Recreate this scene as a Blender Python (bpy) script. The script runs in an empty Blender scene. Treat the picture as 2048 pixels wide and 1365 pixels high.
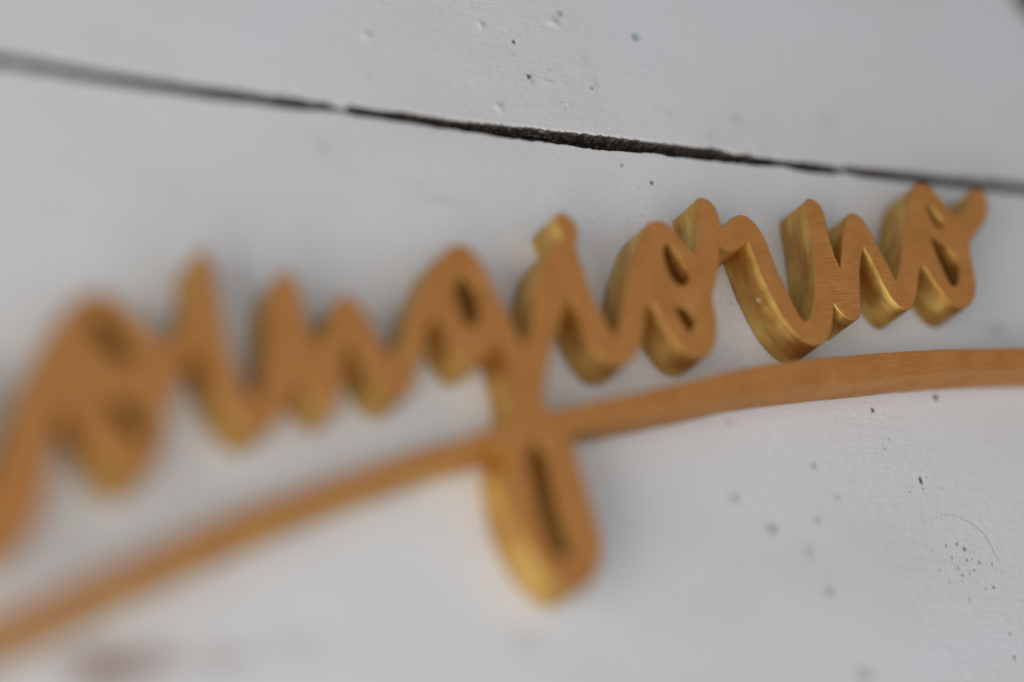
import bpy, math, random
import numpy as np
from mathutils import Vector, Matrix
from mathutils.geometry import delaunay_2d_cdt

random.seed(7)
rng = np.random.default_rng(7)
scene = bpy.context.scene
COL = scene.collection

# ------------------------------------------------------------------ camera
cam_data = bpy.data.cameras.new("camera")
cam = bpy.data.objects.new("camera", cam_data)
COL.objects.link(cam)
cam.location = (-0.23698, -0.44451, -0.21064)
cam.rotation_euler = (1.969382, 0.109437, -0.443834)
cam_data.sensor_width = 36.0
cam_data.lens = 85.0
cam_data.clip_start = 0.02
cam_data.clip_end = 50.0
cam_data.dof.use_dof = True
cam_data.dof.focus_distance = 0.5795
cam_data.dof.aperture_fstop = 1.6
scene.camera = cam

# ------------------------------------------------------------------ light
world = bpy.data.worlds.new("World")
scene.world = world
world.use_nodes = True
bg = world.node_tree.nodes["Background"]
bg.inputs["Color"].default_value = (0.88, 0.93, 1.0, 1)
bg.inputs["Strength"].default_value = 0.12


def area_lamp(name, loc, target, size, power, color):
    d = bpy.data.lights.new(name, 'AREA')
    d.shape = 'RECTANGLE'
    d.size, d.size_y = size
    d.energy = power
    d.color = color
    o = bpy.data.objects.new(name, d)
    COL.objects.link(o)
    o.location = loc
    o.rotation_euler = (Vector(target) - Vector(loc)).to_track_quat('-Z', 'Y').to_euler()
    return o


# a soft window in front of the wall, and a second one raking in low from the left
area_lamp("window_light", (-0.02, -0.66, -0.24), (0.02, 0, -0.05), (0.95, 0.9), 2.32, (0.97, 0.985, 1.0))
area_lamp("raking_window_light", (-1.12, -0.52, -0.70), (0.02, 0, -0.02), (1.0, 1.7), 18.5, (1.0, 0.98, 0.96))

scene.view_settings.view_transform = 'Standard'
scene.view_settings.look = 'None'
scene.view_settings.exposure = 0.0
scene.view_settings.gamma = 1.0

# ------------------------------------------------------------------ measured outlines, millimetres on the wall (x along the boards, z up)
OUTER = [[179.39,1.42,1],[179.48,6.55,1],[167.79,6.44],[151.66,5.41],[135.57,4.23],[121.18,2.93],[107.05,1.39],[88.6,-1.2],[70.65,-3.97],[54.5,-7.25],[38.48,-11.69],[22.18,-16.05],[11.7,-18.72],[6.0,-20.42],[0.38,-21.99,1],[0.08,-18.59],[0.66,-14.99],[1.75,-11.33],[3.52,-6.26],[5.63,-1.59],[7.58,2.73],[9.43,6.22,1],[10.9,3.03],[11.82,-1.07],[13.46,-5.08],[15.24,-7.74],[17.17,-9.36],[19.66,-9.7],[22.35,-8.76],[24.14,-7.03],[25.44,-5.21],[26.95,-2.0],[28.13,1.57],[29.19,5.15],[30.32,7.51,1],[31.95,3.9],[33.54,0.79],[35.17,-1.94],[36.91,-4.22],[39.14,-5.47],[41.53,-5.77],[43.34,-5.26],[44.98,-3.88],[46.21,-1.52],[47.18,1.95],[47.44,4.63],[47.35,7.28],[47.29,9.95,1],[48.71,13.67],[49.96,17.13],[51.12,20.48],[51.59,22.87,1],[52.88,22.42],[54.17,22.29],[55.86,22.72],[57.63,23.75],[59.51,25.26,1],[60.31,21.67],[61.11,17.96],[62.43,14.06],[63.73,10.48],[65.58,6.42],[67.58,3.44],[69.76,1.25],[71.82,0.08],[73.76,-0.28],[75.6,0.39],[77.61,1.9],[79.02,4.15],[80.07,7.42],[81.24,10.98,1],[82.04,9.62],[83.29,8.29],[85.13,7.41],[86.74,7.42],[87.94,8.44],[88.6,10.33],[89.25,14.34],[90.37,20.42],[91.61,24.82],[92.73,27.22,1],[94.02,24.53],[94.95,21.94],[96.05,18.7],[97.53,15.24],[98.97,13.05],[100.45,11.7],[102.14,11.41],[103.94,12.5],[105.53,14.98],[106.78,18.11],[107.81,21.58],[108.95,24.19,1],[109.95,23.55],[111.04,21.76],[112.67,18.94],[114.29,16.39],[115.67,14.5],[117.38,13.44],[119.62,13.41],[121.84,14.79],[123.59,16.98],[124.68,19.8],[125.0,23.93],[124.87,28.31],[125.24,31.8,1],[127.85,34.58],[130.78,37.6],[132.76,40.56],[133.77,44.34],[133.0,47.09],[130.9,48.12],[128.7,46.59],[127.38,43.48],[125.58,40.89],[122.4,39.01,1],[121.15,40.96],[119.15,43.67],[117.33,45.85],[115.36,47.3],[113.59,47.52],[110.93,45.67],[108.72,41.94],[107.49,38.52],[105.63,33.19],[103.81,27.95],[102.25,22.93],[100.56,19.33,1],[99.34,22.68],[97.96,26.0],[96.65,29.68],[94.97,33.32],[93.08,35.99],[91.15,36.58],[89.32,35.38],[87.93,32.25],[86.51,27.99],[85.59,24.35],[84.74,21.4,1],[83.94,23.97],[83.36,27.67],[83.07,31.46],[82.98,35.5],[82.2,37.65],[80.74,38.91],[78.9,39.04],[77.75,37.89],[77.49,35.3],[77.58,31.14],[77.5,26.13],[77.05,19.92],[76.14,14.57],[74.61,9.86],[73.29,6.89],[72.13,5.89],[71.11,6.77],[69.94,9.09],[68.18,13.83],[66.47,18.88],[65.58,22.73],[64.7,26.19],[63.91,28.13],[62.67,30.34],[61.28,31.73],[59.77,32.41],[58.64,32.45],[57.44,32.08],[56.16,31.35],[54.68,30.07],[53.17,28.76,1],[52.82,29.57],[52.54,30.77],[52.38,32.3],[51.88,33.79],[51.11,34.95],[49.97,35.69],[48.89,35.97],[47.69,35.76],[47.01,34.96],[47.08,32.86],[46.82,29.94],[46.26,26.87],[45.39,23.14],[44.5,20.59,1],[42.31,22.69],[40.75,24.76],[39.02,27.14],[37.67,27.97],[35.86,28.36],[33.8,28.01],[31.81,26.24],[29.57,22.7],[28.0,19.18],[26.48,15.97],[24.73,11.14],[23.23,6.41],[21.86,2.02],[20.14,-2.32,1],[18.81,-0.47],[17.36,2.24],[16.0,5.96],[14.79,10.12],[13.92,14.36],[13.1,17.46],[12.93,19.97,1],[13.81,21.78],[13.96,24.07],[12.78,26.49],[11.25,27.6],[9.85,27.7],[8.58,26.79],[8.16,25.48,1],[9.51,21.2,1],[7.23,19.33],[5.17,17.11],[3.31,14.43],[1.89,11.19],[0.53,7.37],[-0.72,2.36],[-1.51,-1.96],[-3.32,-6.57,1],[-4.82,-3.81],[-6.02,-0.05],[-7.12,2.76],[-8.9,6.12],[-10.51,10.6],[-12.28,13.98],[-14.33,16.48],[-16.72,16.97],[-19.28,15.85],[-21.95,13.5],[-24.81,9.21],[-27.04,5.02],[-29.26,0.76],[-31.24,-3.56],[-32.96,-7.82],[-35.22,-11.86,1],[-36.51,-10.8],[-37.8,-8.58],[-39.34,-5.2],[-41.45,-0.46],[-43.67,1.81],[-45.49,2.12],[-47.49,0.29],[-48.91,-2.88],[-49.99,-6.11],[-52.01,-9.86,1],[-53.54,-7.92],[-54.46,-5.34],[-54.86,-2.01],[-55.72,2.8],[-56.86,5.62],[-58.48,6.52],[-60.29,5.06],[-61.78,1.77],[-62.71,-1.68],[-63.5,-7.84],[-64.17,-13.81],[-65.46,-19.32],[-66.66,-22.21],[-68.06,-23.42],[-69.47,-21.86],[-70.94,-18.06],[-72.51,-12.23],[-73.41,-6.19],[-73.97,0.28],[-74.69,6.09],[-75.72,8.89],[-77.21,9.78],[-78.51,8.26],[-79.14,5.07],[-79.62,0.78],[-80.92,-4.58],[-82.77,-8.58],[-85.67,-12.41,1],[-88.05,-11.27],[-90.76,-8.48],[-93.37,-5.69],[-96.53,-3.4],[-98.9,-2.5],[-101.0,-2.58],[-103.13,-3.67],[-105.81,-5.92],[-108.54,-10.03],[-111.5,-15.74],[-113.89,-20.57],[-116.48,-26.33],[-118.66,-32.82],[-121.19,-38.72],[-123.05,-42.45],[-124.28,-44.77],[-125.45,-45.45],[-126.56,-43.16],[-127.03,-38.55],[-127.06,-31.28],[-127.68,-23.97],[-129.18,-20.9],[-131.54,-21.61],[-132.57,-24.86],[-132.5,-31.65],[-131.86,-38.84],[-130.48,-46.94],[-128.55,-54.72],[-125.59,-58.81],[-122.16,-59.87],[-118.46,-58.52],[-115.22,-54.74],[-112.97,-49.12],[-111.54,-42.32],[-110.5,-35.67],[-108.51,-28.11,1],[-105.83,-31.98],[-103.47,-36.08],[-101.1,-39.95],[-98.38,-42.64],[-95.36,-43.53],[-92.22,-42.3],[-89.56,-39.07],[-87.65,-34.57],[-86.88,-30.2],[-86.47,-26.59,1],[-85.02,-23.42],[-82.98,-19.31],[-81.09,-16.27],[-79.19,-13.44,1],[-77.72,-17.46],[-76.28,-21.8],[-74.7,-25.55],[-72.45,-28.92],[-70.0,-30.96],[-67.45,-31.57],[-64.74,-30.29],[-62.37,-27.81],[-60.15,-24.76],[-58.62,-22.19],[-57.04,-19.15,1],[-55.06,-22.16],[-53.22,-24.29],[-51.54,-25.52],[-49.98,-25.64],[-48.82,-23.98],[-48.05,-20.3],[-47.07,-15.67],[-46.44,-12.4],[-45.14,-8.14,1],[-43.5,-11.48],[-41.72,-15.83],[-39.74,-19.13],[-37.29,-21.13],[-34.79,-21.52],[-32.56,-20.1],[-30.99,-17.22],[-29.73,-14.1],[-28.47,-10.97],[-27.24,-7.12],[-25.94,-3.7],[-24.24,-1.17,1],[-22.99,-3.92],[-21.62,-7.83],[-19.82,-10.99],[-17.49,-12.58],[-14.88,-11.78],[-12.59,-9.71],[-11.08,-8.16],[-9.38,-6.11,1],[-8.31,-9.37],[-7.8,-13.25],[-7.33,-17.35],[-7.55,-21.12],[-8.71,-24.71,1],[-17.97,-28.31],[-33.69,-33.49],[-49.75,-39.54],[-72.72,-48.42],[-94.61,-58.89],[-115.3,-68.6],[-121.91,-71.56],[-133.32,-77.29],[-140.73,-81.45,1],[-139.89,-87.48,1],[-132.53,-84.54],[-122.13,-79.27],[-115.55,-76.21],[-94.96,-65.75],[-73.22,-55.64],[-50.27,-45.49],[-34.27,-39.25],[-18.58,-33.62],[-11.17,-31.11,1],[-11.95,-35.63],[-11.8,-41.31],[-10.8,-47.69],[-8.88,-53.21],[-5.96,-58.21],[-2.81,-61.43],[0.66,-63.09],[3.52,-62.33],[5.94,-60.46],[7.86,-57.93],[9.24,-55.07],[9.71,-51.65],[9.08,-47.46],[8.04,-41.67],[6.91,-35.61],[5.95,-29.96],[5.54,-26.59,1],[10.88,-24.71],[21.27,-22.24],[37.43,-18.25],[53.35,-13.94],[67.4,-11.18],[87.25,-7.93],[105.69,-5.0],[119.81,-3.13],[134.18,-1.64],[150.24,-0.27],[166.32,0.83]]
HOLES = [[[36.83,22.52],[35.91,20.88],[35.9,18.18],[36.48,15.3],[37.51,13.11],[39.06,11.99],[40.58,12.39],[41.57,14.39],[40.41,18.06],[39.08,20.69],[38.01,22.38]],[[36.66,6.83,1],[37.55,4.27],[38.56,2.09],[39.51,0.55],[40.66,1.15],[41.37,3.09],[41.34,4.98],[39.94,6.11],[38.22,6.65]],[[114.53,41.62],[116.43,39.88],[118.14,37.62],[118.6,36.23],[116.55,35.18],[115.25,36.84],[114.26,39.26]],[[113.6,32.66,1],[116.05,31.2],[118.64,29.47],[120.34,26.9],[120.11,23.08],[118.81,19.92],[117.58,19.13],[116.35,21.05],[115.17,24.6],[114.17,28.33]],[[-18.79,7.01],[-16.16,8.84],[-14.06,6.97],[-13.66,3.01],[-13.91,-1.23],[-15.34,-3.15],[-17.58,-1.67],[-18.67,2.68]],[[-101.78,-8.66],[-99.33,-7.34],[-96.27,-9.18],[-93.92,-12.43],[-92.85,-16.32],[-94.62,-18.22],[-97.88,-16.61],[-100.51,-12.97]],[[-98.83,-25.93],[-95.5,-25.59],[-91.98,-27.84],[-90.75,-32.07],[-92.41,-34.11],[-95.63,-32.39],[-97.76,-29.52]],[[-3.02,-28.53],[-5.49,-31.81],[-5.71,-36.43],[-5.34,-42.12],[-4.21,-48.29],[-2.72,-53.4],[-0.63,-55.67],[1.47,-54.36],[1.25,-50.54],[0.22,-45.6],[-0.59,-40.73],[-1.06,-35.01],[-1.44,-30.41]]]
CUTS = [[[-118.66,-32.82],[-110.9,-35.48]],[[-68.06,-23.42],[-67.45,-31.57]],[[-35.22,-11.86],[-34.79,-21.52]],[[-3.32,-6.57],[3.52,-6.26]],[[-8.71,-24.71],[0.38,-21.99]],[[-11.17,-31.11],[-4.93,-31.2]],[[-1.44,-30.41],[5.54,-26.59]],[[20.14,-2.32],[19.66,-9.7]],[[44.5,20.59],[47.29,9.95]],[[72.13,5.89],[73.76,-0.28]],[[100.56,19.33],[102.14,11.41]]]
PIECES = [[[-129.74,-38.72],"letter u at the left edge, cut off by the picture"],[[-112.56,-22.84],"first letter o, strongly blurred, with two small counters"],[[-60.73,-6.46],"letter n, blurred, left of the letter g"],[[-15.13,12.6],"letter g whose stem runs down to the underline"],[[10.5,13.27],"letter i with its dot joined to the stem"],[[32.67,23.11],"middle letter o between the i and the r"],[[50.14,31.49],"letter r, the sharpest letter, with a bright gold lower side"],[[81.06,32.19],"letter n between the r and the last o"],[[111.93,39.66],"last letter o at the right end, its upper tip raised"],[[82.45,-5.1],"long curved underline running beneath the whole word"],[[5.2,-53.53],"loop of the letter g hanging below the underline"]]
GAP_TOP = [[-157.04,59.72],[-136.5,58.26],[-115.22,57.99],[-104.31,57.48],[-93.21,56.95],[-81.89,56.68],[-70.36,56.39],[-58.61,56.36],[-46.62,56.33],[-40.56,56.12],[-37.18,55.54],[-35.77,54.82],[-34.28,56.32],[-27.5,55.93],[-19.46,56.08],[-12.73,56.05],[-9.33,55.57],[-4.68,55.78],[2.38,56.17],[12.79,56.32],[18.24,56.21],[23.24,56.45],[29.07,56.52],[33.88,56.72],[38.7,56.79],[44.65,56.72],[51.24,56.86],[54.48,56.85],[58.27,56.64],[62.34,57.14],[65.44,56.83],[67.91,56.17],[72.73,56.48],[76.92,56.3],[80.1,56.12],[81.37,55.86],[83.5,56.26],[86.02,56.28],[91.7,56.55],[96.95,56.62],[98.51,56.1],[100.17,56.16],[102.27,56.84],[105.35,57.06],[119.36,57.31],[136.69,57.63],[157.41,58.74],[182.99,59.93],[236.43,62.84]]
GAP_LOW = [[-157.03,56.91],[-136.53,55.41],[-115.31,54.84],[-104.42,54.43],[-93.34,53.88],[-82.05,53.58],[-70.55,53.39],[-58.82,53.33],[-46.86,53.4],[-40.75,53.9],[-37.32,53.97],[-35.87,53.77],[-34.53,53.62],[-27.73,53.48],[-19.73,53.35],[-13.05,53.04],[-4.99,53.03],[-1.89,53.03],[1.96,52.59],[12.33,52.64],[22.74,52.74],[27.18,52.62],[33.31,52.71],[44.16,53.51],[50.67,53.21],[53.9,53.2],[61.71,53.32],[67.48,53.61],[72.22,53.49],[79.75,54.12],[81.14,54.57],[85.52,53.55],[91.16,53.66],[96.43,53.86],[99.92,54.85],[104.77,54.14],[118.75,54.36],[135.99,54.49],[156.58,55.25],[182.08,56.38],[235.19,58.66]]
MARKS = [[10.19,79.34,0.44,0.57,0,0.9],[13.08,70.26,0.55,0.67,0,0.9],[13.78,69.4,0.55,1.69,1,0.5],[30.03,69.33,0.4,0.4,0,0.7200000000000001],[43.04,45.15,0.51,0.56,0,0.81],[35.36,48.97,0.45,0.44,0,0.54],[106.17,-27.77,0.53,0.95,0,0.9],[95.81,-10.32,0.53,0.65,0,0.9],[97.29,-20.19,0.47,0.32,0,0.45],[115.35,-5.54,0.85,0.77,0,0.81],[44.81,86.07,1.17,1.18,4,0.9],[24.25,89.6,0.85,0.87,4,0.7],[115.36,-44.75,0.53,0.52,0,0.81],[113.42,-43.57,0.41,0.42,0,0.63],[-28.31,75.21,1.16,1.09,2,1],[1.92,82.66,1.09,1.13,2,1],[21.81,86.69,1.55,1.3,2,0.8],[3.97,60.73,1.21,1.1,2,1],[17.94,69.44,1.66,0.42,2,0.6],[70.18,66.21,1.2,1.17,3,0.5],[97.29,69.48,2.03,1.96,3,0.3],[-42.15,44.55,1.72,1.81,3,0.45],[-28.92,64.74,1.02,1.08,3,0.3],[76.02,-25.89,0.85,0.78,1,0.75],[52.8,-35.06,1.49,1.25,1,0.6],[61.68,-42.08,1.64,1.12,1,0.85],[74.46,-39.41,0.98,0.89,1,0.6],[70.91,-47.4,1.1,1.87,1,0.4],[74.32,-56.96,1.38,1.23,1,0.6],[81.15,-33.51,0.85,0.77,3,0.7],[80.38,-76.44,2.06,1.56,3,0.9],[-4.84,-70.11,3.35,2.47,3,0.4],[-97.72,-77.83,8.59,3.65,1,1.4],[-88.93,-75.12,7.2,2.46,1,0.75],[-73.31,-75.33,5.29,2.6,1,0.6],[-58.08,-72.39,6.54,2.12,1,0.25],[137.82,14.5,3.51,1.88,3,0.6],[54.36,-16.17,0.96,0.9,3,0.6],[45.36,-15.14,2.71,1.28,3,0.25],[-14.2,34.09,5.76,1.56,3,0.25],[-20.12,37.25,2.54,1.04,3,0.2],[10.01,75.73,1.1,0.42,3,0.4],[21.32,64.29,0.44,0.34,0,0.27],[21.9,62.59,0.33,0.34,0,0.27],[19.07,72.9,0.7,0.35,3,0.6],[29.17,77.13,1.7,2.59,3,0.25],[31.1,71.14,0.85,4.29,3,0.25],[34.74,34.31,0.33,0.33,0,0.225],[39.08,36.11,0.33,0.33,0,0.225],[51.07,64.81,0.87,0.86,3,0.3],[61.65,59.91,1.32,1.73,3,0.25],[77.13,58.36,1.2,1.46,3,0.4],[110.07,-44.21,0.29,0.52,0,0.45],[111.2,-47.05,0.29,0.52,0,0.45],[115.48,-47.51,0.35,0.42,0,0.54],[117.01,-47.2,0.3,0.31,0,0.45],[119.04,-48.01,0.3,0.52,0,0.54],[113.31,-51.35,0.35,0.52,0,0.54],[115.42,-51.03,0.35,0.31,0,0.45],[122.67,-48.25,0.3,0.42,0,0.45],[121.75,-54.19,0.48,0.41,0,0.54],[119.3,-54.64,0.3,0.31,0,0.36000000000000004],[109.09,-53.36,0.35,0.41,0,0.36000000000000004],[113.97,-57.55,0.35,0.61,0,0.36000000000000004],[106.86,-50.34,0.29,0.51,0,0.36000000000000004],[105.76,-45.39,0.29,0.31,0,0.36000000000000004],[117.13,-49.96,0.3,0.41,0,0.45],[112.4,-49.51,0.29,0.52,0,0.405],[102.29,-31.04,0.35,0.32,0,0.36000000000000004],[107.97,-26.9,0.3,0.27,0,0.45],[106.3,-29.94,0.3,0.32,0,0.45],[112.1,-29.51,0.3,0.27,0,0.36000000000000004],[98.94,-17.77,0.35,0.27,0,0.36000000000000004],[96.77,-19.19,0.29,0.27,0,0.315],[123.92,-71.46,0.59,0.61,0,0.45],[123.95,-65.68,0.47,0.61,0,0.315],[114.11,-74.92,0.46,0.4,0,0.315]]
RING = [[104.33,-38.54],[108.29,-36.97],[112.12,-36.15],[115.69,-36.62],[119.05,-38.12],[121.94,-40.42],[123.67,-43.91],[124.94,-47.4],[125.76,-50.91],[125.48,-55.32],[123.71,-59.74]]
DARK = [174.57,118.16]
FLECK_AT = [62.89,12.81,0.342,-0.94]
THICK = 12.0      # thickness of the cut sign
GAP = 0.3         # it stands off the boards by a hair


# ------------------------------------------------------------------ node helper
class Nodes:
    def __init__(self, name):
        self.mat = bpy.data.materials.new(name)
        self.mat.use_nodes = True
        self.t = self.mat.node_tree
        self.out = self.t.nodes["Material Output"]
        self.bsdf = self.t.nodes["Principled BSDF"]

    def add(self, kind, **kw):
        n = self.t.nodes.new(kind)
        for k, v in kw.items():
            setattr(n, k, v)
        return n

    def put(self, sock, v):
        if hasattr(v, "is_linked") or hasattr(v, "links"):
            self.t.links.new(v, sock)
        else:
            sock.default_value = v

    def math(self, op, a, b=0.0, clamp=False):
        n = self.add("ShaderNodeMath", operation=op, use_clamp=clamp)
        self.put(n.inputs[0], a)
        self.put(n.inputs[1], b)
        return n.outputs[0]

    def mapping(self, vec, scale, rot=(0, 0, 0)):
        n = self.add("ShaderNodeMapping")
        self.put(n.inputs["Vector"], vec)
        n.inputs["Scale"].default_value = scale
        n.inputs["Rotation"].default_value = rot
        return n.outputs[0]

    def noise(self, vec, scale, detail=3.0, rough=0.5):
        n = self.add("ShaderNodeTexNoise")
        self.put(n.inputs["Vector"], vec)
        n.inputs["Scale"].default_value = scale
        n.inputs["Detail"].default_value = detail
        n.inputs["Roughness"].default_value = rough
        return n.outputs["Fac"]

    def ramp(self, fac, stops):
        n = self.add("ShaderNodeValToRGB")
        self.put(n.inputs[0], fac)
        e = n.color_ramp.elements
        while len(e) < len(stops):
            e.new(0.5)
        for el, (p, c) in zip(e, stops):
            el.position = p
            el.color = c if len(c) == 4 else (*c, 1)
        return n.outputs[0]

    def mix(self, fac, a, b, mode='MIX'):
        n = self.add("ShaderNodeMix", data_type='RGBA', blend_type=mode)
        self.put(n.inputs[0], fac)
        self.put(n.inputs[6], a)
        self.put(n.inputs[7], b)
        return n.outputs[2]

    def bump(self, height, dist, strength=1.0, normal=None):
        n = self.add("ShaderNodeBump")
        n.inputs["Strength"].default_value = strength
        n.inputs["Distance"].default_value = dist
        self.put(n.inputs["Height"], height)
        if normal is not None:
            self.put(n.inputs["Normal"], normal)
        return n.outputs[0]


# ------------------------------------------------------------------ materials
def make_paint_white():
    N = Nodes("white_board_paint")
    co = N.add("ShaderNodeTexCoord").outputs["Object"]
    tint = N.add("ShaderNodeAttribute", attribute_name="tint").outputs["Color"]
    bare = N.add("ShaderNodeAttribute", attribute_name="bare").outputs["Fac"]
    blot = N.noise(N.mapping(co, (14, 14, 26)), 1.0, 4, 0.55)
    base = N.ramp(blot, [(0.30, (0.705, 0.695, 0.69)), (0.5, (0.745, 0.744, 0.75)), (0.70, (0.752, 0.765, 0.79))])
    fine = N.noise(N.mapping(co, (260, 260, 1500)), 1.0, 4, 0.6)
    base = N.mix(1.0, base, N.ramp(fine, [(0.25, (0.955, 0.95, 0.945)), (0.6, (1, 1, 1))]), 'MULTIPLY')
    # tiny dirt specks caught in the paint
    sp = N.noise(N.mapping(co, (2200, 2200, 2200)), 1.0, 1.0, 0.5)
    zone = N.noise(N.mapping(co, (30, 30, 30)), 1.0, 2.0, 0.5)
    spk = N.math('MULTIPLY', N.ramp(sp, [(0.70, (0, 0, 0)), (0.78, (1, 1, 1))]), N.ramp(zone, [(0.50, (0, 0, 0)), (0.66, (1, 1, 1))]))
    base = N.mix(N.math('MULTIPLY', spk, 0.5), base, (0.22, 0.18, 0.16, 1))
    base = N.mix(1.0, base, tint, 'MULTIPLY')
    wn = N.noise(N.mapping(co, (900, 900, 1400)), 1.0, 4, 0.65)
    wood = N.ramp(wn, [(0.30, (0.016, 0.012, 0.010)), (0.48, (0.050, 0.036, 0.028)), (0.57, (0.10, 0.075, 0.055)), (0.64, (0.36, 0.29, 0.22))])
    col = N.mix(bare, base, wood)
    N.put(N.bsdf.inputs["Base Color"], col)
    N.put(N.bsdf.inputs["Roughness"], N.math('ADD', N.math('MULTIPLY', bare, 0.35), 0.5))
    N.bsdf.inputs["Specular IOR Level"].default_value = 0.4
    streak = N.noise(N.mapping(co, (35, 500, 900), (0, math.radians(-4), 0)), 1.0, 4, 0.6)
    grit = N.noise(N.mapping(co, (1500, 1500, 1500)), 1.0, 2, 0.5)
    lump = N.noise(N.mapping(co, (420, 420, 420)), 1.0, 3, 0.6)
    h = N.math('ADD', N.math('ADD', N.math('MULTIPLY', streak, 0.55), N.math('MULTIPLY', lump, 0.9)), N.math('MULTIPLY', grit, 0.22))
    N.put(N.bsdf.inputs["Normal"], N.bump(h, 0.00026, 0.65))
    return N.mat


def make_gold():
    N = Nodes("copper_gold_paint")
    uv = N.add("ShaderNodeUVMap", uv_map="brush").outputs[0]
    side = N.add("ShaderNodeAttribute", attribute_name="side").outputs["Fac"]
    co = N.add("ShaderNodeTexCoord").outputs["Object"]
    streak = N.noise(N.mapping(uv, (0.22, 2.6, 1)), 1.0, 4, 0.6)
    patch = N.noise(N.mapping(co, (160, 160, 160)), 1.0, 3, 0.55)
    dab = N.noise(N.mapping(uv, (0.09, 0.22, 1)), 1.0, 2, 0.5)
    flake = N.noise(N.mapping(co, (5200, 5200, 5200)), 1.0, 1, 0.5)
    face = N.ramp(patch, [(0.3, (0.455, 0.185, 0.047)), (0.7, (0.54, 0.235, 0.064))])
    flank = N.ramp(patch, [(0.3, (0.16, 0.048, 0.009)), (0.7, (0.24, 0.08, 0.015))])  # sides darker than the face: crevice shade put into the paint colour
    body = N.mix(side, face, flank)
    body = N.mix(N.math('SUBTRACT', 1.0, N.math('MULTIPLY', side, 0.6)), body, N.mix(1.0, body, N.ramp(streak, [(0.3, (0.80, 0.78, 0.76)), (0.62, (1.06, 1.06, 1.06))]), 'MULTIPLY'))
    N.put(N.bsdf.inputs["Base Color"], body)
    N.bsdf.inputs["Roughness"].default_value = 0.6
    N.bsdf.inputs["Specular IOR Level"].default_value = 0.25
    metal = N.add("ShaderNodeBsdfPrincipled")
    metal.inputs["Metallic"].default_value = 1.0
    N.put(metal.inputs["Base Color"], N.ramp(dab, [(0.30, (0.80, 0.46, 0.115)), (0.70, (1.0, 0.72, 0.22))]))
    N.put(metal.inputs["Roughness"], N.math('ADD', 0.26, N.math('MULTIPLY', dab, 0.26)))
    ridge = N.noise(N.mapping(uv, (0.05, 2.6, 1)), 1.0, 3, 0.6)
    h = N.math('ADD', N.math('MULTIPLY', ridge, N.math('SUBTRACT', 2.4, N.math('MULTIPLY', side, 0.3))), N.math('MULTIPLY', flake, 0.22))
    nb = N.bump(h, 0.00011, 0.75)
    N.put(metal.inputs["Normal"], nb)
    N.put(N.bsdf.inputs["Normal"], nb)
    mx = N.add("ShaderNodeMixShader")
    coat = N.math('ADD', 0.42, N.math('MULTIPLY', N.ramp(dab, [(0.26, (0, 0, 0)), (0.74, (1, 1, 1))]), 0.38))
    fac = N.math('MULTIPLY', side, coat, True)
    N.put(mx.inputs[0], fac)
    N.t.links.new(N.bsdf.outputs[0], mx.inputs[1])
    N.t.links.new(metal.outputs[0], mx.inputs[2])
    N.t.links.new(mx.outputs[0], N.out.inputs[0])
    return N.mat


def make_plain(name, col, rough):
    N = Nodes(name)
    co = N.add("ShaderNodeTexCoord").outputs["Object"]
    n = N.noise(N.mapping(co, (300, 300, 300)), 1.0, 4, 0.6)
    N.put(N.bsdf.inputs["Base Color"], N.mix(n, (*[c * 0.7 for c in col], 1), (*[c * 1.3 for c in col], 1)))
    N.bsdf.inputs["Roughness"].default_value = rough
    return N.mat


WHITE = make_paint_white()
GOLD = make_gold()
DARKWOOD = make_plain("dark_bare_wood", (0.03, 0.024, 0.02), 0.9)
FLECK = make_plain("white_fleck", (0.75, 0.75, 0.75), 0.5)


def link_mesh(name, verts, faces, mat, parent, smooth=True):
    me = bpy.data.meshes.new(name)
    me.from_pydata(verts, [], faces)
    me.materials.append(mat)
    if smooth:
        me.polygons.foreach_set("use_smooth", [True] * len(me.polygons))
    o = bpy.data.objects.new(name, me)
    COL.objects.link(o)
    o.parent = parent
    return o


# ------------------------------------------------------------------ the board wall
wall = bpy.data.objects.new("board_wall", None)
COL.objects.link(wall)
wall["label"] = "white painted wooden boards with one dark uneven gap, behind the gold lettering"
wall["category"] = "wall"


def smooth_noise(x, step, seed):
    r = np.random.default_rng(seed)
    k = np.floor(x / step).astype(int)
    k0 = k.min()
    v = r.uniform(-1, 1, k.max() - k0 + 3)
    f = x / step - k
    f = f * f * (3 - 2 * f)
    return v[k - k0] * (1 - f) + v[k - k0 + 1] * f


def axis(segments, lo, hi):
    """segments: list of (from, to, step) in mm, then grown outward to lo and hi"""
    pts = []
    for a, b, s in segments:
        pts += list(np.arange(a, b, s))
    pts.append(segments[-1][1])
    s, p = segments[0][2], pts[0]
    left = []
    while p > lo:
        s *= 1.5
        p -= s
        left.append(max(p, lo))
    s, p = segments[-1][2], pts[-1]
    right = []
    while p < hi:
        s *= 1.5
        p += s
        right.append(min(p, hi))
    return np.array(left[::-1] + pts + right)


XS = axis([(-125, -25, 0.7), (-25, 0, 0.4), (0, 150, 0.25), (150, 178, 0.6)], -600, 600)


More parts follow.
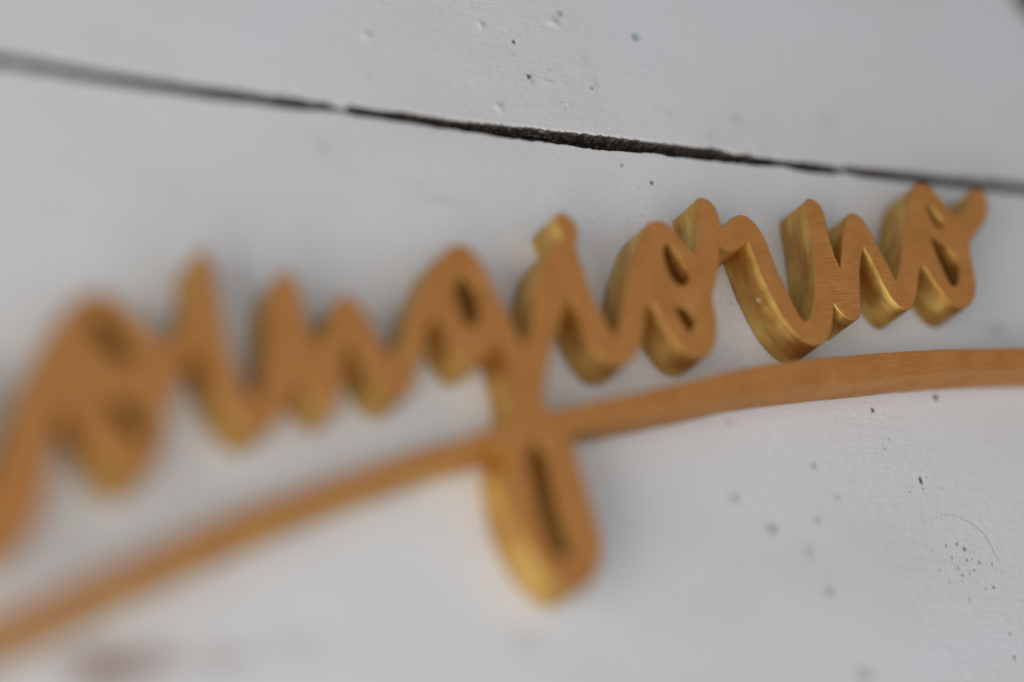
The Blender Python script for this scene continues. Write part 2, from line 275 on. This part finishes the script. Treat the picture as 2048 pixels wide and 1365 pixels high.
def make_plank(up, curve, depth_far):
    """One board: face grid, rounded arris at the gap, bare wood going back into the gap."""
    sgn = 1.0 if up else -1.0
    cx = np.array([p[0] for p in curve])
    cz = np.array([p[1] for p in curve])
    edge = np.interp(XS, cx, cz)
    jag = 0.13 * smooth_noise(XS, 0.9, 3 + up) + 0.13 * smooth_noise(XS, 2.7, 5 + up) + 0.08 * smooth_noise(XS, 0.45, 9 + up)
    edge = edge + jag
    flat = float(np.interp(20, cx, cz))
    # rows: v = distance from the gap edge, y = depth behind the face, b = bareness
    rows = []
    R = 0.5 if up else 0.32
    for d in (11.0, 8.0, 5.0, 3.0, 1.8, 1.0):
        rows.append((0.0, R + d, 1.0))
    for a in (90, 75, 60, 45, 30, 15):
        t = math.radians(a)
        rows.append((R * (1 - math.sin(t)), R * (1 - math.cos(t)), 0.0 if a < 80 else 0.85))
    vs = axis([(R, 12, 0.25), (12, depth_far, 0.28)], R, 330)
    for v in vs:
        rows.append((v, 0.0, 0.0))
    nr, nx = len(rows), len(XS)
    V = np.array([r[0] for r in rows])[:, None]
    Y = np.repeat(np.array([r[1] for r in rows])[:, None], nx, 1)
    B = np.repeat(np.array([r[2] for r in rows])[:, None], nx, 1).astype(float)
    fall = np.exp(-V / 8.0)
    Z = sgn * V + edge[None, :] * fall + flat * (1 - fall)
    X = np.repeat(XS[None, :], nr, 0)
    tint = np.ones((nr, nx, 3))
    # slow hand-planed undulation of the face
    und = 0.06 * np.sin(X / 31 + 1.3) * np.cos(Z / 17 + 0.4) + 0.035 * np.sin(Z / 6.3 + X / 57) + 0.02 * np.sin(X / 9 + Z / 4)
    und *= np.clip(V / 3, 0, 1)
    Y = Y + und
    # paint chipped off the arris here and there
    for i in range(6, 12):
        chip = smooth_noise(XS, 1.1, 40 + up) + 0.5 * smooth_noise(XS, 3.5, 41 + up)
        lim = 0.55 + 0.14 * (i - 6)
        B[i] = np.maximum(B[i], np.clip((chip - lim) * 4, 0, 1) * 0.9)
    # grey dirt on the bare side of the gap, paint run-over near the front
    for i in range(0, 6):
        B[i] = np.clip(B[i] - 0.25 * np.clip(smooth_noise(XS, 2.2, 60 + i) - 0.4, 0, 1), 0, 1)
    # at the far left and right the paint has run into the gap
    run = np.clip((-38 - XS) / 12, 0, 1) * 0.10 + np.clip((XS - 138) / 10, 0, 1) * 0.15
    for i in range(0, 7):
        B[i] *= 1 - run
        tint[i] *= (1 - run[:, None] * np.array([0.45, 0.55, 0.47]))
    zc0 = Z[:, nx // 2]

    def stamp(x, z, rx, rz, fn):
        reach = 2.2
        i0, i1 = np.searchsorted(XS, [x - rx * reach, x + rx * reach])
        zz = sgn * zc0
        j = np.where((Z[12:, nx // 2] > z - rz * reach - 1.5) & (Z[12:, nx // 2] < z + rz * reach + 1.5))[0]
        if i1 <= i0 or len(j) == 0:
            return
        j0, j1 = j[0] + 12, j[-1] + 13
        dx = (X[j0:j1, i0:i1] - x) / rx
        dz = (Z[j0:j1, i0:i1] - z) / rz
        ang = np.arctan2(dz, dx)
        ph = (x * 7.1 + z * 3.3)
        rr = np.sqrt(dx * dx + dz * dz) * (1 + 0.10 * np.sin(3 * ang + ph) + 0.07 * np.sin(5 * ang + 2 * ph))
        fn(slice(j0, j1), slice(i0, i1), rr)

    for (mx_, mz_, rx, rz, kind, s) in MARKS:
        def fn(J, I, rr, kind=kind, s=s, rx=rx, rz=rz):
            r = 0.5 * (rx + rz)
            if kind == 0:
                m = np.clip(1.25 - rr, 0, 1) ** 0.5 * (rr < 1.25)
                Y[J, I] += 0.35 * r * m * s
                B[J, I] = np.maximum(B[J, I], np.clip(m * 1.15, 0, 1) * s)
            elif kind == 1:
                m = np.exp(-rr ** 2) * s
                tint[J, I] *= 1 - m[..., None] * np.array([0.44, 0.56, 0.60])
            elif kind == 2:
                m = np.exp(-rr ** 2 * 1.2)
                Y[J, I] -= 0.32 * r * m * s
                c = np.exp(-(rr / 0.45) ** 2) * s
                tint[J, I] *= 1 - c[..., None] * np.array([0.22, 0.36, 0.38])
            elif kind == 3:
                m = np.exp(-rr ** 2) * s
                tint[J, I] *= 1 - m[..., None] * np.array([0.36, 0.36, 0.33])
            else:
                m = np.exp(-(rr / 0.9) ** 4) * s
                Y[J, I] += 0.3 * r * m
                tint[J, I] *= 1 - m[..., None] * np.array([0.80, 0.62, 0.66])
        stamp(mx_, mz_, rx, rz, fn)
    # pores of the wood that the paint did not fill
    for (px, pz, sx, sz, count, size, strength) in PORES:
        for k in range(count):
            x, z = rng.normal(px, sx), rng.normal(pz, sz)
            a = size * rng.uniform(0.6, 1.5)
            st = strength * rng.uniform(0.3, 1.0)

            def fn(J, I, rr, a=a, st=st):
                m = np.clip(1.4 - rr, 0, 1) * st
                Y[J, I] += 0.3 * a * m
                B[J, I] = np.maximum(B[J, I], m * 0.8)
            stamp(x, z, a * 0.75, a * rng.uniform(0.9, 2.2), fn)
    # the curved ridge round the painted-over knot
    if not up:
        for k in range(len(RING) - 1):
            a, b = np.array(RING[k][:2]), np.array(RING[k + 1][:2])
            n = max(2, int(np.linalg.norm(b - a) / 0.3))
            for t in np.linspace(0, 1, n, endpoint=False):
                p = a + (b - a) * t + rng.normal(0, 0.06, 2)
                st = rng.uniform(0.15, 0.75) * math.sin(math.pi * min(1, max(0.12, (k + t) / 9.5)))

                def fn(J, I, rr, st=st):
                    m = np.exp(-rr ** 2) * st
                    Y[J, I] += 0.09 * m
                    tint[J, I] *= 1 - 0.42 * m[..., None]
                stamp(p[0], p[1], 0.22, 0.26, fn)
    else:
        # a large dark knot at the upper right
        def fn(J, I, rr):
            m = np.exp(-(rr) ** 6)
            Y[J, I] += 1.6 * m
            B[J, I] = np.maximum(B[J, I], m)
        stamp(DARK[0], DARK[1], 6.0, 8.0, fn)
    co = np.stack([X, Y, Z], -1).reshape(-1, 3) * 0.001
    idx = np.arange(nr * nx).reshape(nr, nx)
    q = np.stack([idx[:-1, :-1], idx[:-1, 1:], idx[1:, 1:], idx[1:, :-1]], -1).reshape(-1, 4)
    if not up:
        q = q[:, ::-1]
    me = bpy.data.meshes.new("plank")
    me.vertices.add(len(co))
    me.vertices.foreach_set("co", co.ravel().astype(np.float32))
    me.loops.add(q.size)
    me.loops.foreach_set("vertex_index", q.ravel().astype(np.int32))
    me.polygons.add(len(q))
    me.polygons.foreach_set("loop_start", np.arange(0, q.size, 4, dtype=np.int32))
    me.polygons.foreach_set("use_smooth", np.ones(len(q), dtype=bool))
    me.update(calc_edges=True)
    a = me.attributes.new("tint", 'FLOAT_COLOR', 'POINT')
    a.data.foreach_set("color", np.concatenate([tint.reshape(-1, 3), np.ones((nr * nx, 1))], 1).ravel().astype(np.float32))
    a = me.attributes.new("bare", 'FLOAT', 'POINT')
    a.data.foreach_set("value", B.ravel().astype(np.float32))
    me.materials.append(WHITE)
    o = bpy.data.objects.new("plank", me)
    COL.objects.link(o)
    o.parent = wall
    return o


# groups of pores: centre x, z, spread x, z, how many, size, strength (mm)
KNOT = (np.mean([p[0] for p in RING]) - 3.0, np.mean([p[1] for p in RING]) - 3.5)
PORES = [(KNOT[0], KNOT[1], 3.6, 4.0, 130, 0.11, 0.5), (KNOT[0] - 2, KNOT[1] + 6, 9, 9, 110, 0.10, 0.35),
         (59, 16, 3.0, 5.0, 90, 0.13, 0.55), (33, 35, 5, 3, 70, 0.12, 0.4), (95, -14, 8, 3, 80, 0.13, 0.5),
         (20, 52, 14, 8, 40, 0.12, 0.4)]
p_up = make_plank(True, GAP_TOP, 95)
p_up["label"] = "upper white board with paint drips and specks, above the gap"
p_lo = make_plank(False, GAP_LOW, 125)
p_lo["label"] = "lower white board that carries the gold lettering"


def box(name, x0, x1, y0, y1, z0, z1, mat, parent):
    v = [(x, y, z) for x in (x0, x1) for y in (y0, y1) for z in (z0, z1)]
    f = [(0, 1, 3, 2), (4, 6, 7, 5), (0, 4, 5, 1), (2, 3, 7, 6), (0, 2, 6, 4), (1, 5, 7, 3)]
    return link_mesh(name, v, f, mat, parent, False)


zg = float(np.interp(20, [p[0] for p in GAP_LOW], [p[1] for p in GAP_LOW])) * 0.001
box("backing_strip", -0.6, 0.6, 0.0105, 0.020, zg - 0.03, zg + 0.035, DARKWOOD, wall)  # added behind the boards to close the gap to light

# ------------------------------------------------------------------ the cut-out sign


def spline(pts, step=0.45):
    """Closed Catmull-Rom through the traced points; a flagged point stays a corner."""
    n = len(pts)
    P = [np.array(p[:2], float) for p in pts]
    C = [len(p) > 2 for p in pts]
    out, key = [], []
    for i in range(n):
        p1, p2 = P[i], P[(i + 1) % n]
        L = np.linalg.norm(p2 - p1)
        p0 = P[i - 1] if not C[i] else p1 - (p2 - p1)
        p3 = P[(i + 2) % n] if not C[(i + 1) % n] else p2 + (p2 - p1)
        d0 = max(np.linalg.norm(p1 - p0), 1e-6)
        d2 = max(np.linalg.norm(p3 - p2), 1e-6)
        # centripetal-like tangents scaled to this span
        m1 = ((p1 - p0) / d0 * L + (p2 - p1) / L * d0) / (d0 + L) * L
        m2 = ((p2 - p1) / L * d2 + (p3 - p2) / d2 * L) / (d2 + L) * L
        k = max(2, int(round(L / step)))
        for j in range(k):
            t = j / k
            h = (2 * t**3 - 3 * t**2 + 1) * p1 + (t**3 - 2 * t**2 + t) * m1 + (-2 * t**3 + 3 * t**2) * p2 + (t**3 - t**2) * m2
            out.append(h)
            key.append(C[i] and j == 0)
    return np.array(out), np.array(key)


def area2(p):
    q = np.roll(p, -1, 0)
    return float(np.sum(p[:, 0] * q[:, 1] - q[:, 0] * p[:, 1]))


def relax(p, key, times=2):
    for _ in range(times):
        q = 0.25 * np.roll(p, 1, 0) + 0.5 * p + 0.25 * np.roll(p, -1, 0)
        p = np.where(key[:, None], p, q)
    return p


def inset(p, d):
    """Move every vertex of a loop (material on its left) into the material by d."""
    a = p - np.roll(p, 1, 0)
    b = np.roll(p, -1, 0) - p
    a /= np.linalg.norm(a, axis=1)[:, None]
    b /= np.linalg.norm(b, axis=1)[:, None]
    na = np.stack([-a[:, 1], a[:, 0]], 1)
    nb = np.stack([-b[:, 1], b[:, 0]], 1)
    m = na + nb
    ml = np.linalg.norm(m, axis=1)[:, None]
    m /= np.maximum(ml, 1e-6)
    c = np.maximum(np.sum(m * na, 1), 0.45)[:, None]
    return p + m * (d / c)


loops = []
for i, raw in enumerate([OUTER] + HOLES):
    p, key = spline(raw)
    p = relax(p, key)
    arc0 = np.cumsum(np.linalg.norm(np.roll(p, -1, 0) - p, axis=1))
    p = p + np.stack([0.035 * smooth_noise(arc0, 1.3, 90 + i) + 0.05 * smooth_noise(arc0, 4.1, 95 + i), 0.035 * smooth_noise(arc0, 1.1, 80 + i) + 0.05 * smooth_noise(arc0, 3.7, 85 + i)], 1)
    want = 1 if i == 0 else -1
    if area2(p) * want < 0:
        p, key = p[::-1].copy(), key[::-1].copy()
    loops.append(p)

BEV = 0.22
rings = []                       # per loop: list of (points, y)
for p in loops:
    rings.append([(p, -GAP), (p, -(THICK - BEV)), (inset(p, BEV * 0.3), -(THICK - BEV * 0.3)), (inset(p, BEV), -THICK)])

front = np.concatenate([r[3][0] for r in rings])
start = np.cumsum([0] + [len(p) for p in loops])
edges = []
for li, p in enumerate(loops):
    s = start[li]
    n = len(p)
    edges += [(s + k, s + (k + 1) % n) for k in range(n)]
base_all = np.concatenate(loops)
cut_edges = set()
for a, b in CUTS:
    ia = int(np.argmin(np.sum((base_all - np.array(a[:2])) ** 2, 1)))
    ib = int(np.argmin(np.sum((base_all - np.array(b[:2])) ** 2, 1)))
    edges.append((ia, ib))
    cut_edges.add((min(ia, ib), max(ia, ib)))

vco, _, tris, _, _, _ = delaunay_2d_cdt([Vector(p) for p in front], edges, [], 0, 1e-6)
vco = np.array([(v.x, v.y) for v in vco])


def inside(pt):
    c = False
    x, y = pt
    for li in range(len(loops)):
        p = rings[li][3][0]
        q = np.roll(p, -1, 0)
        cond = (p[:, 1] > y) != (q[:, 1] > y)
        xx = p[:, 0] + (y - p[:, 1]) * (q[:, 0] - p[:, 0]) / np.where(cond, q[:, 1] - p[:, 1], 1)
        if np.sum(cond & (x < xx)) % 2:
            c = not c
    return c


tris = [t for t in tris if len(t) == 3 and inside(vco[list(t)].mean(0))]
by_edge = {}
for k, t in enumerate(tris):
    for a, b in ((t[0], t[1]), (t[1], t[2]), (t[2], t[0])):
        by_edge.setdefault((min(a, b), max(a, b)), []).append(k)
region = [-1] * len(tris)


def tri_at(pt):
    best, bd = 0, 1e9
    for k, t in enumerate(tris):
        (ax, ay), (bx, by), (cx, cy) = vco[t[0]], vco[t[1]], vco[t[2]]
        d1 = (bx - ax) * (pt[1] - ay) - (by - ay) * (pt[0] - ax)
        d2 = (cx - bx) * (pt[1] - by) - (cy - by) * (pt[0] - bx)
        d3 = (ax - cx) * (pt[1] - cy) - (ay - cy) * (pt[0] - cx)
        if (d1 >= 0 and d2 >= 0 and d3 >= 0) or (d1 <= 0 and d2 <= 0 and d3 <= 0):
            return k
        d = (ax + bx + cx - 3 * pt[0]) ** 2 + (ay + by + cy - 3 * pt[1]) ** 2
        if d < bd:
            best, bd = k, d
    return best


for ri, (pt, _lab) in enumerate(PIECES):
    stack = [tri_at(pt)]
    if region[stack[0]] != -1:
        print("piece already taken", ri, region[stack[0]])
        continue
    region[stack[0]] = ri
    while stack:
        k = stack.pop()
        t = tris[k]
        for a, b in ((t[0], t[1]), (t[1], t[2]), (t[2], t[0])):
            e = (min(a, b), max(a, b))
            if e in cut_edges:
                continue
            for m in by_edge[e]:
                if region[m] == -1:
                    region[m] = ri
                    stack.append(m)
print("unassigned", region.count(-1), "sizes", [region.count(i) for i in range(len(PIECES))], "verts", len(front), len(vco))

sign = bpy.data.objects.new("lettering_sign", None)
COL.objects.link(sign)
sign["label"] = "copper gold painted cut-out lettering in joined handwriting over a long curved underline"
sign["category"] = "sign"

ca, sa = math.cos(math.radians(8)), math.sin(math.radians(8))
parts = []
for ri, (_pt, lab) in enumerate(PIECES):
    verts, faces, uvs, side = [], [], [], []
    o_name = "underline" if "underline running" in lab else ("letter_loop" if lab.startswith("loop") else "letter")
    vid = {}

    def V(key, x, y, z):
        if key not in vid:
            vid[key] = len(verts)
            verts.append((x * 0.001, y * 0.001, z * 0.001))
        return vid[key]

    for k, t in enumerate(tris):
        if region[k] != ri:
            continue
        t = list(t)
        p = vco[t]
        if (p[1][0] - p[0][0]) * (p[2][1] - p[0][1]) - (p[1][1] - p[0][1]) * (p[2][0] - p[0][0]) < 0:
            t.reverse()
        faces.append([V(('f', i), vco[i][0], -THICK, vco[i][1]) for i in t])   # faces the viewer (-y)
        uvs.append([(vco[i][0] * ca + vco[i][1] * sa, -vco[i][0] * sa + vco[i][1] * ca) for i in t])
        side.append(0.0)
        faces.append([V(('k', i), base_all[i][0], -GAP, base_all[i][1]) for i in t[::-1]])
        uvs.append([(vco[i][0], vco[i][1]) for i in t[::-1]])
        side.append(0.0)
    for li, p in enumerate(loops):
        n = len(p)
        s = start[li]
        seg = np.linalg.norm(np.roll(p, -1, 0) - p, axis=1)
        arc = np.concatenate([[0], np.cumsum(seg)]) + 300 * li
        for k in range(n):
            k2 = (k + 1) % n
            e = (min(s + k, s + k2), max(s + k, s + k2))
            owner = [m for m in by_edge.get(e, []) if region[m] == ri]
            if not owner:
                continue
            for r in range(3):
                (pa, ya), (pb, yb) = rings[li][r], rings[li][r + 1]
                la = 'f' if r + 1 == 3 else r + 1
                key = lambda lev, i: ('f', s + i) if lev == 3 else ('b', lev, s + i)
                f = [V(key(r, k), pa[k][0], ya, pa[k][1]), V(key(r, k2), pa[k2][0], ya, pa[k2][1]),
                     V(key(r + 1, k2), pb[k2][0], yb, pb[k2][1]), V(key(r + 1, k), pb[k][0], yb, pb[k][1])]
                faces.append(f)
                uvs.append([(arc[k], ya + 600), (arc[k + 1], ya + 600), (arc[k + 1], yb + 600), (arc[k], yb + 600)])
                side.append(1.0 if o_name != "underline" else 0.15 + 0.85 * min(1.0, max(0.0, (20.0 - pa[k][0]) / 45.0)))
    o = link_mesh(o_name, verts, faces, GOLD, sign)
    o["label"] = lab
    me = o.data
    uvl = me.uv_layers.new(name="brush")
    uvl.data.foreach_set("uv", [c for f in uvs for q in f for c in q])
    at = me.attributes.new("side", 'FLOAT', 'FACE')
    at.data.foreach_set("value", side)
    # hard edges: front rim, and the cusps of the outline
    nrm = [pl.normal.copy() for pl in me.polygons]
    ef = {}
    for pl in me.polygons:
        for ek in pl.edge_keys:
            ef.setdefault(ek, []).append(pl.index)
    hard = []
    for ed in me.edges:
        fs = ef.get(tuple(sorted(ed.vertices)), [])
        h = len(fs) == 2 and (side[fs[0]] != side[fs[1]] or nrm[fs[0]].dot(nrm[fs[1]]) < 0.80)
        hard.append(bool(h))
    sa_ = me.attributes.new("sharp_edge", 'BOOLEAN', 'EDGE')
    sa_.data.foreach_set("value", hard)
    parts.append(o)

# two pale flecks of wall paint on the gold flank of the r
fv, ff = [], []
for (t, dy, r) in ((0.0, 0.0, 0.36), (0.75, -0.35, 0.26), (0.25, -0.95, 0.20)):
    c = Vector((FLECK_AT[0] + t * FLECK_AT[2], -7.2 + dy, FLECK_AT[1] + t * FLECK_AT[3]))
    u = Vector((FLECK_AT[2], 0, FLECK_AT[3])).normalized()
    nrm = Vector((FLECK_AT[3], 0, -FLECK_AT[2])).normalized()
    if nrm.x > 0:
        nrm = -nrm
    v = Vector((0, 1, 0))
    b0 = len(fv)
    fv.append(tuple((c + nrm * (0.08 + r * 0.5)) * 0.001))
    for k in range(8):
        a = k * math.pi / 4
        rr = r * (1 + 0.25 * math.sin(3 * a + r * 40))
        fv.append(tuple((c + u * rr * math.cos(a) + v * rr * math.sin(a) + nrm * 0.02) * 0.001))
    ff += [(b0, b0 + 1 + k, b0 + 1 + (k + 1) % 8) for k in range(8)]
fl = link_mesh("paint_fleck", fv, ff, FLECK, parts[6])
fl["label"] = "tiny white flecks on the gold side of the r"
